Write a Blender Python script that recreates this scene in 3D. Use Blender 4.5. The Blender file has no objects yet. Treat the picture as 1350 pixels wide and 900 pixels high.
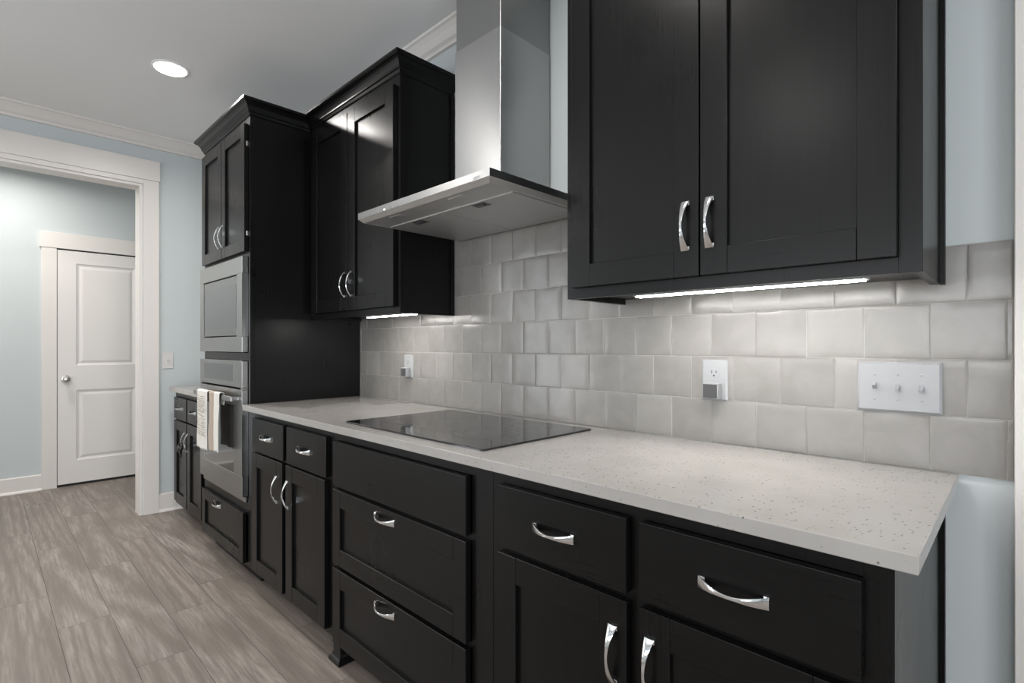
import bpy, bmesh, math, random
from mathutils import Vector, Matrix, noise
random.seed(7)
SC = bpy.context.scene
COL = SC.collection
R = math.radians

# ------------------------------------------------------------ camera, world, lights, exposure
cam_d = bpy.data.cameras.new('camera'); cam = bpy.data.objects.new('camera', cam_d); COL.objects.link(cam)
cam.location = (0, -1.5606, 1.206); cam.rotation_euler = (R(90), 0, 0.7751)
cam_d.sensor_width = 36; cam_d.lens = 685.0 / 1350 * 36; cam_d.shift_y = 6.36 / 1350
cam_d.clip_start = 0.02
SC.camera = cam
SC.view_settings.view_transform = 'Standard'; SC.view_settings.look = 'None'
SC.view_settings.gamma = 1; SC.view_settings.use_curve_mapping = False
SC.view_settings.exposure = 0.22

world = bpy.data.worlds.new('sky'); SC.world = world; world.use_nodes = True
world.node_tree.nodes['Background'].inputs[0].default_value = (0.80, 0.90, 1.0, 1)
world.node_tree.nodes['Background'].inputs[1].default_value = 0.55

CEIL = 2.72
def area(name, loc, rot, sx, sy, power, color=(1, 1, 1), shape='RECTANGLE', spread=180):
    l = bpy.data.lights.new(name, 'AREA'); l.shape = shape; l.size = sx
    if shape == 'RECTANGLE': l.size_y = sy
    l.energy = power; l.color = color; l.spread = R(spread)
    o = bpy.data.objects.new(name, l); COL.objects.link(o); o.location = loc; o.rotation_euler = rot
    return o
# daylight just outside assumed, unseen windows behind, right and left of the camera
area('added_daylight_front', (-0.9, -5.62, 1.45), (R(128), 0, 0), 4.4, 1.1, 88, (0.96, 0.98, 1.0))  # unseen source, added and tilted up to brighten the ceiling
area('daylight_right', (3.55, -2.9, 0.75), (R(125), 0, R(90)), 2.6, 1.6, 140, (0.90, 0.95, 1.0))
area('added_daylight_left', (-4.95, -4.1, 1.35), (R(90), 0, R(-90)), 1.5, 2.0, 45, (0.94, 0.97, 1.0))  # unseen source, added for sheen on the far cabinet doors
# ceiling lamps: first seen, third read from hood reflections, others added to light the room
CANS = [(-3.31, -0.84), (-0.85, -0.84), (-3.2, -2.1), (-3.9, -3.6), (-1.0, -2.6), (0.9, -2.6), (1.6, -0.9)]
for i, (x, y) in enumerate(CANS):
    area('can_or_added_lamp', (x, y, CEIL - 0.012), (0, 0, 0), 0.13, 0.13, (14 if x < -3 else 8), (1.0, 0.96, 0.92), 'DISK', 165)
for x, y in ((-5.25, -1.45), (-5.25, -2.5)):
    area('hall_can_lamp', (x, y, CEIL - 0.012), (0, 0, 0), 0.13, 0.13, 13, (1.0, 0.96, 0.91), 'DISK', 165)

# ------------------------------------------------------------ materials
def mat(name, color, rough=0.5, metal=0.0, spec=0.5, coat=0.0, coat_rough=0.1):
    m = bpy.data.materials.new(name); m.use_nodes = True
    b = m.node_tree.nodes['Principled BSDF']
    b.inputs['Base Color'].default_value = (*color, 1); b.inputs['Roughness'].default_value = rough
    b.inputs['Metallic'].default_value = metal; b.inputs['Specular IOR Level'].default_value = spec
    b.inputs['Coat Weight'].default_value = coat; b.inputs['Coat Roughness'].default_value = coat_rough
    return m
class NT:
    def __init__(s, m): s.m = m; s.t = m.node_tree; s.b = s.t.nodes['Principled BSDF']
    def n(s, typ, **kw):
        nd = s.t.nodes.new(typ)
        for k, v in kw.items(): setattr(nd, k, v)
        return nd
    def l(s, a, b): s.t.links.new(a, b)
    def coords(s, scale=(1, 1, 1), which='Object'):
        c = s.n('ShaderNodeTexCoord'); mp = s.n('ShaderNodeMapping'); mp.inputs['Scale'].default_value = scale
        s.l(c.outputs[which], mp.inputs[0]); return mp.outputs[0]
    def noise(s, vec, scale, detail=4, rough=0.5, dist=0.0):
        n = s.n('ShaderNodeTexNoise'); s.l(vec, n.inputs['Vector']); n.inputs['Scale'].default_value = scale
        n.inputs['Detail'].default_value = detail; n.inputs['Roughness'].default_value = rough
        n.inputs['Distortion'].default_value = dist; return n.outputs['Fac']
    def ramp(s, fac, stops):
        r = s.n('ShaderNodeValToRGB'); s.l(fac, r.inputs[0]); e = r.color_ramp.elements
        while len(e) < len(stops): e.new(0.5)
        for k, (p, c) in enumerate(stops):
            e[k].position = p; e[k].color = (*c, 1) if len(c) == 3 else (c[0], c[0], c[0], 1)
        return r.outputs[0]
    def bump(s, h, strength, dist=0.001):
        b = s.n('ShaderNodeBump'); b.inputs['Strength'].default_value = strength; b.inputs['Distance'].default_value = dist
        s.l(h, b.inputs['Height']); s.l(b.outputs[0], s.b.inputs['Normal']); return b
    def mix(s, f, a, b, blend='MIX'):
        m = s.n('ShaderNodeMix', data_type='RGBA', blend_type=blend)
        for sock, v in ((m.inputs[0], f), (m.inputs[6], a), (m.inputs[7], b)):
            if isinstance(v, (int, float)): sock.default_value = v
            elif isinstance(v, tuple): sock.default_value = (*v, 1)
            else: s.l(v, sock)
        return m.outputs[2]

def paint(name, col, rough=0.55, b=0.05):
    m = mat(name, col, rough, spec=0.35); t = NT(m)
    v = t.coords(); t.bump(t.noise(v, 260, 3), b, 0.0006)
    n = t.noise(v, 1.3, 3); t.l(t.ramp(n, [(0.3, tuple(c * 0.975 for c in col)), (0.7, col)]), t.b.inputs['Base Color'])
    return m
M = {}
M['blue'] = paint('pale_blue_wall_paint', (0.535, 0.572, 0.578), 0.5)
M['ceiling'] = paint('ceiling_paint', (0.86, 0.86, 0.86), 0.8)
M['trim'] = paint('warm_white_trim_paint', (0.70, 0.665, 0.635), 0.35, 0.02)
M['door'] = paint('white_door_paint', (0.72, 0.69, 0.665), 0.35, 0.02)

def cab_mat(name, vertical):
    m = mat(name, (0.0105, 0.0103, 0.0103), 0.3, spec=0.25); t = NT(m)
    sc = (60, 60, 2.2) if vertical else (2.2, 60, 60)
    g = t.noise(t.coords(sc), 2.2, 6, 0.65)
    v = t.coords()
    big = t.noise(v, 3.5, 3)
    t.l(t.ramp(g, [(0.3, (0.0022, 0.0021, 0.0021)), (0.75, (0.0055, 0.0053, 0.0052))]), t.b.inputs['Base Color'])
    mm = t.mix(0.75, g, big)
    t.l(t.ramp(mm, [(0.3, (0.26,)), (0.7, (0.33,))]), t.b.inputs['Roughness'])
    t.bump(g, 0.025, 0.0004)
    return m
M['cab'] = cab_mat('black_stained_wood', True)
M['cabh'] = cab_mat('black_stained_wood_rail', False)
M['void'] = mat('dark_cabinet_interior', (0.01, 0.01, 0.01), 0.8, spec=0.1)

def steel_mat(name, sc, col=0.50, rough=0.27, rot=0.25, an=0.8):
    m = mat(name, (col, col, col * 0.995), rough, 1.0); t = NT(m)
    g = t.noise(t.coords(sc), 3, 5, 0.7)
    big = t.noise(t.coords((1, 1, 1)), 5, 3, 0.5, 0.6)
    t.l(t.ramp(t.mix(0.5, g, big), [(0.3, (rough - 0.015,)), (0.7, (rough + 0.04,))]), t.b.inputs['Roughness'])
    t.bump(g, 0.012, 0.0002)
    tg = t.n('ShaderNodeTangent', direction_type='RADIAL', axis='Z'); t.l(tg.outputs[0], t.b.inputs['Tangent'])
    t.b.inputs['Anisotropic'].default_value = an; t.b.inputs['Anisotropic Rotation'].default_value = rot
    return m
M['steel_h'] = steel_mat('brushed_steel', (1.5, 160, 160), 0.36, 0.30, an=0.3)
M['steel_v'] = steel_mat('chimney_steel', (2, 2, 220), 0.40, 0.32)
M['steel_door'] = steel_mat('microwave_door_steel', (1.5, 160, 160), 0.25, 0.24, an=0.3)
M['steel_top'] = steel_mat('chimney_extension_steel', (2, 2, 220), 0.30, 0.34)
M['steel_under_lit'] = steel_mat('lit_underside_steel', (300, 300, 300), 0.62, 0.45, an=0.0)  # hood underside and filters: bounced light put into a paler steel colour
M['chrome'] = mat('polished_chrome', (0.80, 0.80, 0.80), 0.09, 1.0)
M['nickel'] = mat('satin_nickel', (0.55, 0.54, 0.52), 0.22, 1.0)
M['glass_dark'] = mat('dark_oven_glass', (0.035, 0.035, 0.035), 0.08, spec=0.6, coat=0.6, coat_rough=0.03)
M['glass_black'] = mat('black_ceramic_glass', (0.006, 0.006, 0.007), 0.03, spec=0.7, coat=0.2, coat_rough=0.02)
M['ring'] = mat('burner_marking', (0.09, 0.09, 0.095), 0.2)
M['plastic'] = mat('white_plastic', (0.33, 0.337, 0.345), 0.28)
M['plastic_brightened'] = mat('brightened_switch_plastic', (0.62, 0.60, 0.59), 0.3)  # same white plastic, colour brightened to offset the dimmer end wall
M['plastic_grey'] = mat('grey_plastic', (0.06, 0.06, 0.06), 0.45)
M['slot'] = mat('black_slot', (0.01, 0.01, 0.01), 0.6)
M['rubber'] = mat('black_rubber', (0.012, 0.012, 0.012), 0.3)
M['latch'] = mat('dark_latch', (0.10, 0.10, 0.10), 0.3, 0.8)
M['mark'] = mat('etched_mark', (0.62, 0.62, 0.62), 0.5)
M['thread'] = mat('brown_thread', (0.36, 0.31, 0.25), 0.9)
M['grout'] = paint('pale_grout', (0.40, 0.385, 0.36), 0.85, 0.4)
def emis(name, col, s):
    m = bpy.data.materials.new(name); m.use_nodes = True; nt = m.node_tree
    b = nt.nodes['Principled BSDF']; b.inputs['Base Color'].default_value = (0.9, 0.9, 0.9, 1)
    b.inputs['Emission Color'].default_value = (*col, 1); b.inputs['Emission Strength'].default_value = s
    return m
M['lens'] = emis('lamp_lens', (1, 0.98, 0.95), 7)
M['led'] = emis('under_cabinet_led', (1, 0.97, 0.93), 58)
M['led_dot'] = emis('indicator_led', (1, 1, 1), 6)

def quartz():
    m = mat('speckled_quartz', (0.6, 0.58, 0.55), 0.16, spec=0.5); t = NT(m)
    v = t.coords()
    vo = t.n('ShaderNodeTexVoronoi'); t.l(v, vo.inputs['Vector']); vo.inputs['Scale'].default_value = 115
    near = t.ramp(vo.outputs['Distance'], [(0.17, (1.0,)), (0.28, (0.0,))])
    pick = t.ramp(vo.outputs['Color'], [(0.62, (0.0,)), (0.66, (1.0,))])
    msk = t.mix(1.0, near, pick, 'MULTIPLY')
    vo2 = t.n('ShaderNodeTexVoronoi'); t.l(v, vo2.inputs['Vector']); vo2.inputs['Scale'].default_value = 420
    near2 = t.ramp(vo2.outputs['Distance'], [(0.15, (0.55,)), (0.4, (0.0,))])
    pick2 = t.ramp(vo2.outputs['Color'], [(0.6, (0.0,)), (0.62, (1.0,))])
    msk2 = t.mix(1.0, near2, pick2, 'MULTIPLY')
    base = t.ramp(t.noise(v, 7, 3), [(0.3, (0.325, 0.310, 0.293)), (0.7, (0.365, 0.350, 0.333))])
    c = t.mix(msk2, base, (0.36, 0.335, 0.31))
    c = t.mix(msk, c, (0.11, 0.095, 0.085))
    t.l(c, t.b.inputs['Base Color'])
    return m
M['quartz'] = quartz()

def tile_mat():
    m = mat('glazed_handmade_tile', (0.5, 0.48, 0.46), 0.22, spec=0.5); t = NT(m)
    a = t.n('ShaderNodeVertexColor'); a.layer_name = 'tone'
    sep = t.n('ShaderNodeSeparateColor'); t.l(a.outputs[0], sep.inputs[0])
    v = t.coords()
    add = t.n('ShaderNodeVectorMath', operation='ADD'); t.l(v, add.inputs[0])
    scl = t.n('ShaderNodeVectorMath', operation='SCALE'); t.l(a.outputs[0], scl.inputs[0]); scl.inputs[3].default_value = 11
    t.l(scl.outputs[0], add.inputs[1])
    n1 = t.noise(add.outputs[0], 14, 4, 0.55, 0.8)
    base = t.ramp(sep.outputs[0], [(0.0, (0.23, 0.219, 0.206)), (0.5, (0.245, 0.233, 0.219)), (1.0, (0.28, 0.269, 0.255))])
    c = t.mix(t.ramp(n1, [(0.35, (0.0,)), (0.75, (0.3,))]), base, (0.35, 0.336, 0.32))
    t.l(c, t.b.inputs['Base Color'])
    n2 = t.noise(add.outputs[0], 26, 3, 0.5, 0.5)
    t.bump(n2, 0.22, 0.002)
    return m
M['tile'] = tile_mat()

def floor_mat():
    m = mat('grey_oak_plank', (0.3, 0.27, 0.24), 0.42, spec=0.4); t = NT(m)
    a = t.n('ShaderNodeVertexColor'); a.layer_name = 'tone'
    sep = t.n('ShaderNodeSeparateColor'); t.l(a.outputs[0], sep.inputs[0])
    def off(scale):
        v = t.coords(scale)
        scl = t.n('ShaderNodeVectorMath', operation='SCALE'); t.l(a.outputs[0], scl.inputs[0]); scl.inputs[3].default_value = 37
        add = t.n('ShaderNodeVectorMath', operation='ADD'); t.l(v, add.inputs[0]); t.l(scl.outputs[0], add.inputs[1])
        return add.outputs[0]
    fine = t.noise(off((2.2, 38, 1)), 2.4, 7, 0.68, 0.25)
    cloud = t.noise(off((0.75, 5, 1)), 1.7, 4, 0.6, 0.9)
    w = t.n('ShaderNodeTexWave', wave_type='RINGS', rings_direction='SPHERICAL'); t.l(off((0.42, 6.5, 1)), w.inputs['Vector'])
    w.inputs['Scale'].default_value = 1.1; w.inputs['Distortion'].default_value = 7; w.inputs['Detail'].default_value = 3
    w.inputs['Detail Scale'].default_value = 0.8
    base = t.ramp(sep.outputs[0], [(0.0, (0.29, 0.252, 0.222)), (1.0, (0.345, 0.308, 0.277))])
    c = t.mix(t.ramp(cloud, [(0.36, (0.85,)), (0.60, (0.0,))]), base, (0.165, 0.138, 0.118))
    c = t.mix(t.ramp(w.outputs['Fac'], [(0.0, (0.75,)), (0.55, (0.0,))]), c, (0.165, 0.138, 0.118))
    c = t.mix(t.ramp(fine, [(0.38, (0.75,)), (0.60, (0.0,))]), c, (0.155, 0.13, 0.112))
    t.l(c, t.b.inputs['Base Color'])
    t.bump(fine, 0.12, 0.0006)
    return m
M['floor'] = floor_mat()
M['joint'] = mat('plank_joint', (0.05, 0.042, 0.036), 0.8)

def cloth(name, col):
    m = mat(name, col, 0.95, spec=0.1); t = NT(m)
    t.bump(t.noise(t.coords((1, 1, 1)), 900, 2), 0.5, 0.001); return m
M['towel'] = cloth('white_waffle_cotton', (0.68, 0.66, 0.62))
M['towel_beige'] = cloth('beige_cotton', (0.42, 0.35, 0.29))

# ------------------------------------------------------------ helpers
def bx(bm, x0, x1, y0, y1, z0, z1, bev=0.0, seg=1, mi=0):
    vs = [bm.verts.new(c) for c in ((x0, y0, z0), (x1, y0, z0), (x1, y1, z0), (x0, y1, z0), (x0, y0, z1), (x1, y0, z1), (x1, y1, z1), (x0, y1, z1))]
    fs = [bm.faces.new([vs[i] for i in f]) for f in ((0, 3, 2, 1), (4, 5, 6, 7), (0, 1, 5, 4), (1, 2, 6, 5), (2, 3, 7, 6), (3, 0, 4, 7))]
    for f in fs: f.material_index = mi
    if bev > 0:
        es = list({e for f in fs for e in f.edges})
        r = bmesh.ops.bevel(bm, geom=es, offset=bev, segments=seg, profile=0.5, affect='EDGES')
        for f in r['faces']: f.material_index = mi
def obj(name, bm, mats, parent=None, smooth=False):
    me = bpy.data.meshes.new(name)
    bmesh.ops.recalc_face_normals(bm, faces=bm.faces[:])
    bm.to_mesh(me); bm.free()
    if not isinstance(mats, (list, tuple)): mats = [mats]
    for m in mats: me.materials.append(m)
    if smooth:
        me.shade_smooth()
        try: me.set_sharp_from_angle(angle=R(35))
        except Exception: pass
    o = bpy.data.objects.new(name, me); COL.objects.link(o)
    if parent:
        o.parent = parent
        p = parent
        w = Vector((0, 0, 0))
        while p: w += p.location; p = p.parent
        o.location = -w           # everything is modelled in world coordinates
    return o
def box_obj(name, b, m, parent=None, bev=0.0, seg=1):
    bm = bmesh.new(); bx(bm, *b, bev, seg); return obj(name, bm, m, parent)
def thing(name, label, cat, loc=(0, 0, 0), group=None):
    o = bpy.data.objects.new(name, None); COL.objects.link(o); o.location = loc
    o.empty_display_size = 0.05
    o['label'] = label; o['category'] = cat
    if group: o['group'] = group
    return o
def tag(o, label, cat, group=None):
    o['label'] = label; o['category'] = cat
    if group: o['group'] = group
    return o
def struct(name, bm, m, label=None, smooth=False):
    o = obj(name, bm, m, None, smooth); o['kind'] = 'structure'
    if label: o['label'] = label
    return o
def sbox(name, boxes, m, label=None, bev=0.0):
    bm = bmesh.new()
    for b in boxes: bx(bm, *b, bev)
    return struct(name, bm, m, label)
def cyl(bm, p0, p1, r0, r1=None, n=24, cap=True):
    r1 = r0 if r1 is None else r1
    p0 = Vector(p0); p1 = Vector(p1); d = (p1 - p0).normalized()
    u = d.orthogonal().normalized(); v = d.cross(u)
    a = [bm.verts.new(p0 + (u * math.cos(2 * math.pi * k / n) + v * math.sin(2 * math.pi * k / n)) * r0) for k in range(n)]
    b = [bm.verts.new(p1 + (u * math.cos(2 * math.pi * k / n) + v * math.sin(2 * math.pi * k / n)) * r1) for k in range(n)]
    for k in range(n): bm.faces.new((a[k], a[(k + 1) % n], b[(k + 1) % n], b[k]))
    if cap: bm.faces.new(a[::-1]); bm.faces.new(b)
def lathe(bm, origin, axis, prof, n=28):
    # prof: list of (distance along axis, radius)
    o = Vector(origin); d = Vector(axis).normalized(); u = d.orthogonal().normalized(); v = d.cross(u)
    rings = []
    for s, r in prof:
        rings.append([bm.verts.new(o + d * s + (u * math.cos(2 * math.pi * k / n) + v * math.sin(2 * math.pi * k / n)) * max(r, 1e-5)) for k in range(n)])
    for a, b in zip(rings, rings[1:]):
        for k in range(n): bm.faces.new((a[k], a[(k + 1) % n], b[(k + 1) % n], b[k]))
    bm.faces.new(rings[0][::-1]); bm.faces.new(rings[-1])
def torus(bm, c, axis, R0, r, n=32, m=8):
    c = Vector(c); d = Vector(axis).normalized(); u = d.orthogonal().normalized(); v = d.cross(u)
    rings = []
    for i in range(n):
        t = 2 * math.pi * i / n; e = u * math.cos(t) + v * math.sin(t)
        rings.append([bm.verts.new(c + e * (R0 + r * math.cos(2 * math.pi * j / m)) + d * r * math.sin(2 * math.pi * j / m)) for j in range(m)])
    for i in range(n):
        a, b = rings[i], rings[(i + 1) % n]
        for j in range(m): bm.faces.new((a[j], a[(j + 1) % m], b[(j + 1) % m], b[j]))
def sweep(bm, path, prof, close_prof=True):
    """path: list of (x, y, mx, my): the profile's first coordinate runs along (mx, my), its second along z."""
    rings = [[bm.verts.new((x + mx * p, y + my * p, z)) for p, z in prof] for x, y, mx, my in path]
    n = len(prof)
    for a, b in zip(rings, rings[1:]):
        for k in range(n if close_prof else n - 1):
            bm.faces.new((a[k], a[(k + 1) % n], b[(k + 1) % n], b[k]))
    bm.faces.new(rings[0][::-1]); bm.faces.new(rings[-1])

# ------------------------------------------------------------ setting
WY = 0.008              # painted kitchen wall plane (tile faces are at y = 0)
LX = -4.485             # end wall with the cased opening
HX = -5.88              # hall back wall
# floor planks: one mesh, one quad per plank
def make_floor():
    bm = bmesh.new(); cl = bm.loops.layers.color.new('tone')
    pw, pl = 0.1815, 1.22
    joints = {-1: -2.97, -2: -2.74, -3: -2.37, -4: -2.926, -5: -3.35}
    rnd = random.Random(3)
    for k in range(-30, 8):
        y1 = -0.61 + (k + 1) * pw + 0.0; y0 = y1 - pw
        if y0 > 0.35: break
        j0 = joints.get(k, rnd.uniform(0, pl))
        x = j0 - pl * math.ceil((j0 + 6.1) / pl)
        while x < 3.3:
            a, b = max(x, -6.0), min(x + pl, 3.2)
            if b > a + 0.01 and y1 > -5.4:
                g = 0.0007
                vs = [bm.verts.new(c) for c in ((a + g, y0 + g, 0), (b - g, y0 + g, 0), (b - g, y1 - g, 0), (a + g, y1 - g, 0))]
                f = bm.faces.new(vs); c = (rnd.random(), rnd.random(), rnd.random(), 1)
                for lp in f.loops: lp[cl] = c
            x += pl
    for f in bm.faces: f.material_index = 0
    vs = [bm.verts.new(c) for c in ((-6.0, -5.4, -0.0025), (3.2, -5.4, -0.0025), (3.2, 0.4, -0.0025), (-6.0, 0.4, -0.0025))]
    f = bm.faces.new(vs); f.material_index = 1
    bx(bm, -6.0, 3.2, -5.4, 0.4, -0.1, -0.004, mi=1)
    o = obj('floor', bm, [M['floor'], M['joint']]); o['kind'] = 'structure'; o['label'] = 'grey brown oak plank floor'
make_floor()
sbox('ceiling', [(-6.0, 3.2, -5.4, 0.4, CEIL, CEIL + 0.1)], M['ceiling'], 'smooth white ceiling')
sbox('wall_back', [(LX, 3.2, WY, 0.13, 0, CEIL)], M['blue'], 'pale blue kitchen wall behind the cabinets')
OPY0, OPY1, OPZ = -2.35, -0.757, 2.365
sbox('wall_left', [(LX - 0.13, LX, OPY1, 0.35, 0, CEIL), (LX - 0.13, LX, -3.3, OPY0, 0, CEIL), (LX - 0.13, LX, -5.25, -4.9, 0, CEIL), (LX - 0.13, LX, -4.9, -3.3, 0, 0.25), (LX - 0.13, LX, -4.9, -3.3, 2.42, CEIL), (LX - 0.13, LX, OPY0, OPY1, OPZ, CEIL)], M['blue'], 'pale blue end wall with the cased opening')
# front wall with one wide window, right wall with one window (both unseen, assumed to let light in)
sbox('wall_front', [(LX, -3.15, -5.38, -5.25, 0, CEIL), (1.35, 3.2, -5.38, -5.25, 0, CEIL), (-3.15, 1.35, -5.38, -5.25, 0, 1.07), (-3.15, 1.35, -5.38, -5.25, 2.42, CEIL)], M['blue'])
sbox('wall_right', [(3.0, 3.13, -1.55, WY, 0, CEIL), (3.0, 3.13, -5.25, -4.25, 0, CEIL), (3.0, 3.13, -4.25, -1.55, 0, 0.25), (3.0, 3.13, -4.25, -1.55, 2.42, CEIL)], M['blue'])
bm = bmesh.new()
for k in range(5):
    x = -3.15 + k * 1.125; bx(bm, x - 0.03, x + 0.03, -5.34, -5.26, 1.07, 2.42)
bx(bm, -3.15, 1.35, -5.34, -5.26, 1.07, 1.13); bx(bm, -3.15, 1.35, -5.34, -5.26, 2.36, 2.42)
struct('assumed_window_1', bm, M['trim'])
bm = bmesh.new()
for k in range(4):
    y = -4.25 + k * 0.9; bx(bm, 3.01, 3.09, y - 0.03, y + 0.03, 0.25, 2.42)
bx(bm, 3.01, 3.09, -4.25, -1.55, 0.25, 0.31); bx(bm, 3.01, 3.09, -4.25, -1.55, 2.36, 2.42)
struct('assumed_window_2', bm, M['trim'])
sbox('wall_hall', [(HX - 0.12, HX, -3.1, 0.35, 0, CEIL)], M['blue'], 'pale blue wall of the hall beyond the opening')
sbox('wall_hall_right', [(HX, LX - 0.13, 0.15, 0.3, 0, CEIL)], M['blue'])
sbox('wall_hall_left', [(HX, LX - 0.13, -3.1, -2.95, 0, CEIL)], M['blue'])

# room crown moulding
CR = [(0, CEIL), (0.072, CEIL), (0.072, CEIL - 0.012), (0.062, CEIL - 0.018), (0.048, CEIL - 0.034), (0.030, CEIL - 0.060), (0.016, CEIL - 0.072), (0.014, CEIL - 0.086), (0.0, CEIL - 0.088)]
bm = bmesh.new(); sweep(bm, [(LX, -5.25, 1, 0), (LX, WY, 1, -1)], CR)
struct('trim_1', bm, M['trim'], 'cream crown moulding above the cased opening')
bm = bmesh.new(); sweep(bm, [(LX, WY, 1, -1), (3.0, WY, 0, -1)], CR)
struct('trim_2', bm, M['trim'], 'cream crown moulding above the kitchen wall')
# cased opening
CW = 0.098
sbox('trim_3', [(LX - 0.001, LX + 0.019, OPY1 + 0.004, OPY1 + CW, 0, 2.396)], M['trim'], 'white side casing of the opening', 0.0015)
sbox('trim_4', [(LX - 0.001, LX + 0.024, OPY0 - 0.11, OPY1 + CW + 0.006, 2.3965, 2.540)], M['trim'], 'white head casing of the opening', 0.0015)
sbox('trim_5', [(LX - 0.135, LX + 0.003, OPY1 - 0.018, OPY1, 0, OPZ), (LX - 0.135, LX + 0.003, OPY0, OPY1 - 0.018, OPZ - 0.018, OPZ),
                (LX - 0.135, LX + 0.003, OPY0, OPY0 + 0.018, 0, OPZ), (LX - 0.001, LX + 0.016, OPY0, OPY1 + 0.004, OPZ, 2.396)], M['trim'], 'white jamb lining of the opening')
sbox('trim_6', [(LX - 0.001, LX + 0.019, OPY0 - CW, OPY0 - 0.004, 0, 2.396)], M['trim'])
# baseboards with shoe moulding
def baseboard(name, pts, label=None):
    bm = bmesh.new()
    for (x0, x1, y0, y1, ax) in pts:
        pass
    return bm
BB = [(0, 0), (0.026, 0), (0.024, 0.010), (0.017, 0.018), (0.015, 0.020), (0.015, 0.126), (0.011, 0.131), (0, 0.132)]
bm = bmesh.new(); sweep(bm, [(LX, OPY1 + CW, 1, 0), (LX, -0.02, 1, 0)], BB); struct('baseboard_left', bm, M['trim'], 'white baseboard between opening and cabinets')
DY0, DY1 = -1.108, -0.442          # hall door leaf
bm = bmesh.new(); sweep(bm, [(HX, -2.95, 1, 0), (HX, DY0 - 0.102, 1, 0)], BB); struct('baseboard_hall', bm, M['trim'], 'white baseboard of the hall left of the door')
bm = bmesh.new(); sweep(bm, [(HX, DY1 + 0.102, 1, 0), (HX, 0.15, 1, 0)], BB); struct('baseboard_hall_right', bm, M['trim'])
# hall door casing
sbox('trim_7', [(HX - 0.001, HX + 0.019, DY0 - 0.102, DY0 - 0.004, 0, 2.0415), (HX - 0.001, HX + 0.019, DY1 + 0.004, DY1 + 0.102, 0, 2.0415),
                (HX - 0.001, HX + 0.024, DY0 - 0.115, DY1 + 0.115, 2.042, 2.176)], M['trim'], 'white casing around the hall door', 0.0015)
sbox('door_gap_shade', [(HX, HX + 0.0008, DY0 - 0.004, DY1 + 0.004, 0, 2.042)], M['slot'])  # black sheet behind the leaf, stands in for shade in the door gaps
def panel_door(name, y0, y1, z0, z1, x, label):
    root = None
    bm = bmesh.new()
    th = 0.012
    # leaf built as stiles, rails and two raised panels (faces +x)
    st, top, mid0, mid1, bot = 0.122, 0.105, 0.828, 1.040, 0.216
    def q(a, b, c, d, xx0, xx1, bev=0): bx(bm, xx0, xx1, a, b, c, d, bev)
    q(y0, y0 + st, z0, z1, x, x + th); q(y1 - st, y1, z0, z1, x, x + th)
    q(y0 + st, y1 - st, z1 - top, z1, x, x + th); q(y0 + st, y1 - st, mid0, mid1, x, x + th); q(y0 + st, y1 - st, z0, bot, x, x + th)
    for a, b in ((bot, mid0), (mid1, z1 - top)):
        rings = []
        for ins, d in ((0, th), (0.010, th - 0.006), (0.022, th - 0.009), (0.040, th - 0.004), (0.048, th - 0.003)):
            rings.append([bm.verts.new((x + d, yy, zz)) for yy, zz in ((y0 + st + ins, a + ins), (y1 - st - ins, a + ins), (y1 - st - ins, b - ins), (y0 + st + ins, b - ins))])
        for r0, r1 in zip(rings, rings[1:]):
            for k in range(4): bm.faces.new((r0[k], r0[(k + 1) % 4], r1[(k + 1) % 4], r1[k]))
        bm.faces.new(rings[-1])
    o = struct(name, bm, M['door'], label)
    bm = bmesh.new()
    lathe(bm, (x + th, y0 + 0.055, 0.925), (1, 0, 0), [(0, 0.031), (0.004, 0.032), (0.008, 0.028), (0.010, 0.012), (0.032, 0.011), (0.036, 0.020), (0.046, 0.027), (0.056, 0.027), (0.064, 0.021), (0.068, 0.008)])
    obj('door_knob', bm, M['nickel'], o, True)['label'] = 'satin metal round door knob'
    return o
panel_door('door_1', DY0, DY1, 0.022, 2.030, HX + 0.001, 'white two panel hall door with round knob')
# casing of the opening at the right end of the kitchen wall
sbox('trim_9', [(-0.010, 0.082, -0.020, WY + 0.001, 0, 2.396), (-0.02, 0.98, -0.025, WY + 0.001, 2.397, 2.54), (0.88, 0.97, -0.020, WY + 0.001, 0, 2.396)], M['trim'], 'white door casing at the right end of the kitchen wall', 0.0015)
sbox('door_2', [(0.0825, 0.8795, -0.004, WY, 0.01, 2.395)], M['door'])

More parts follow.
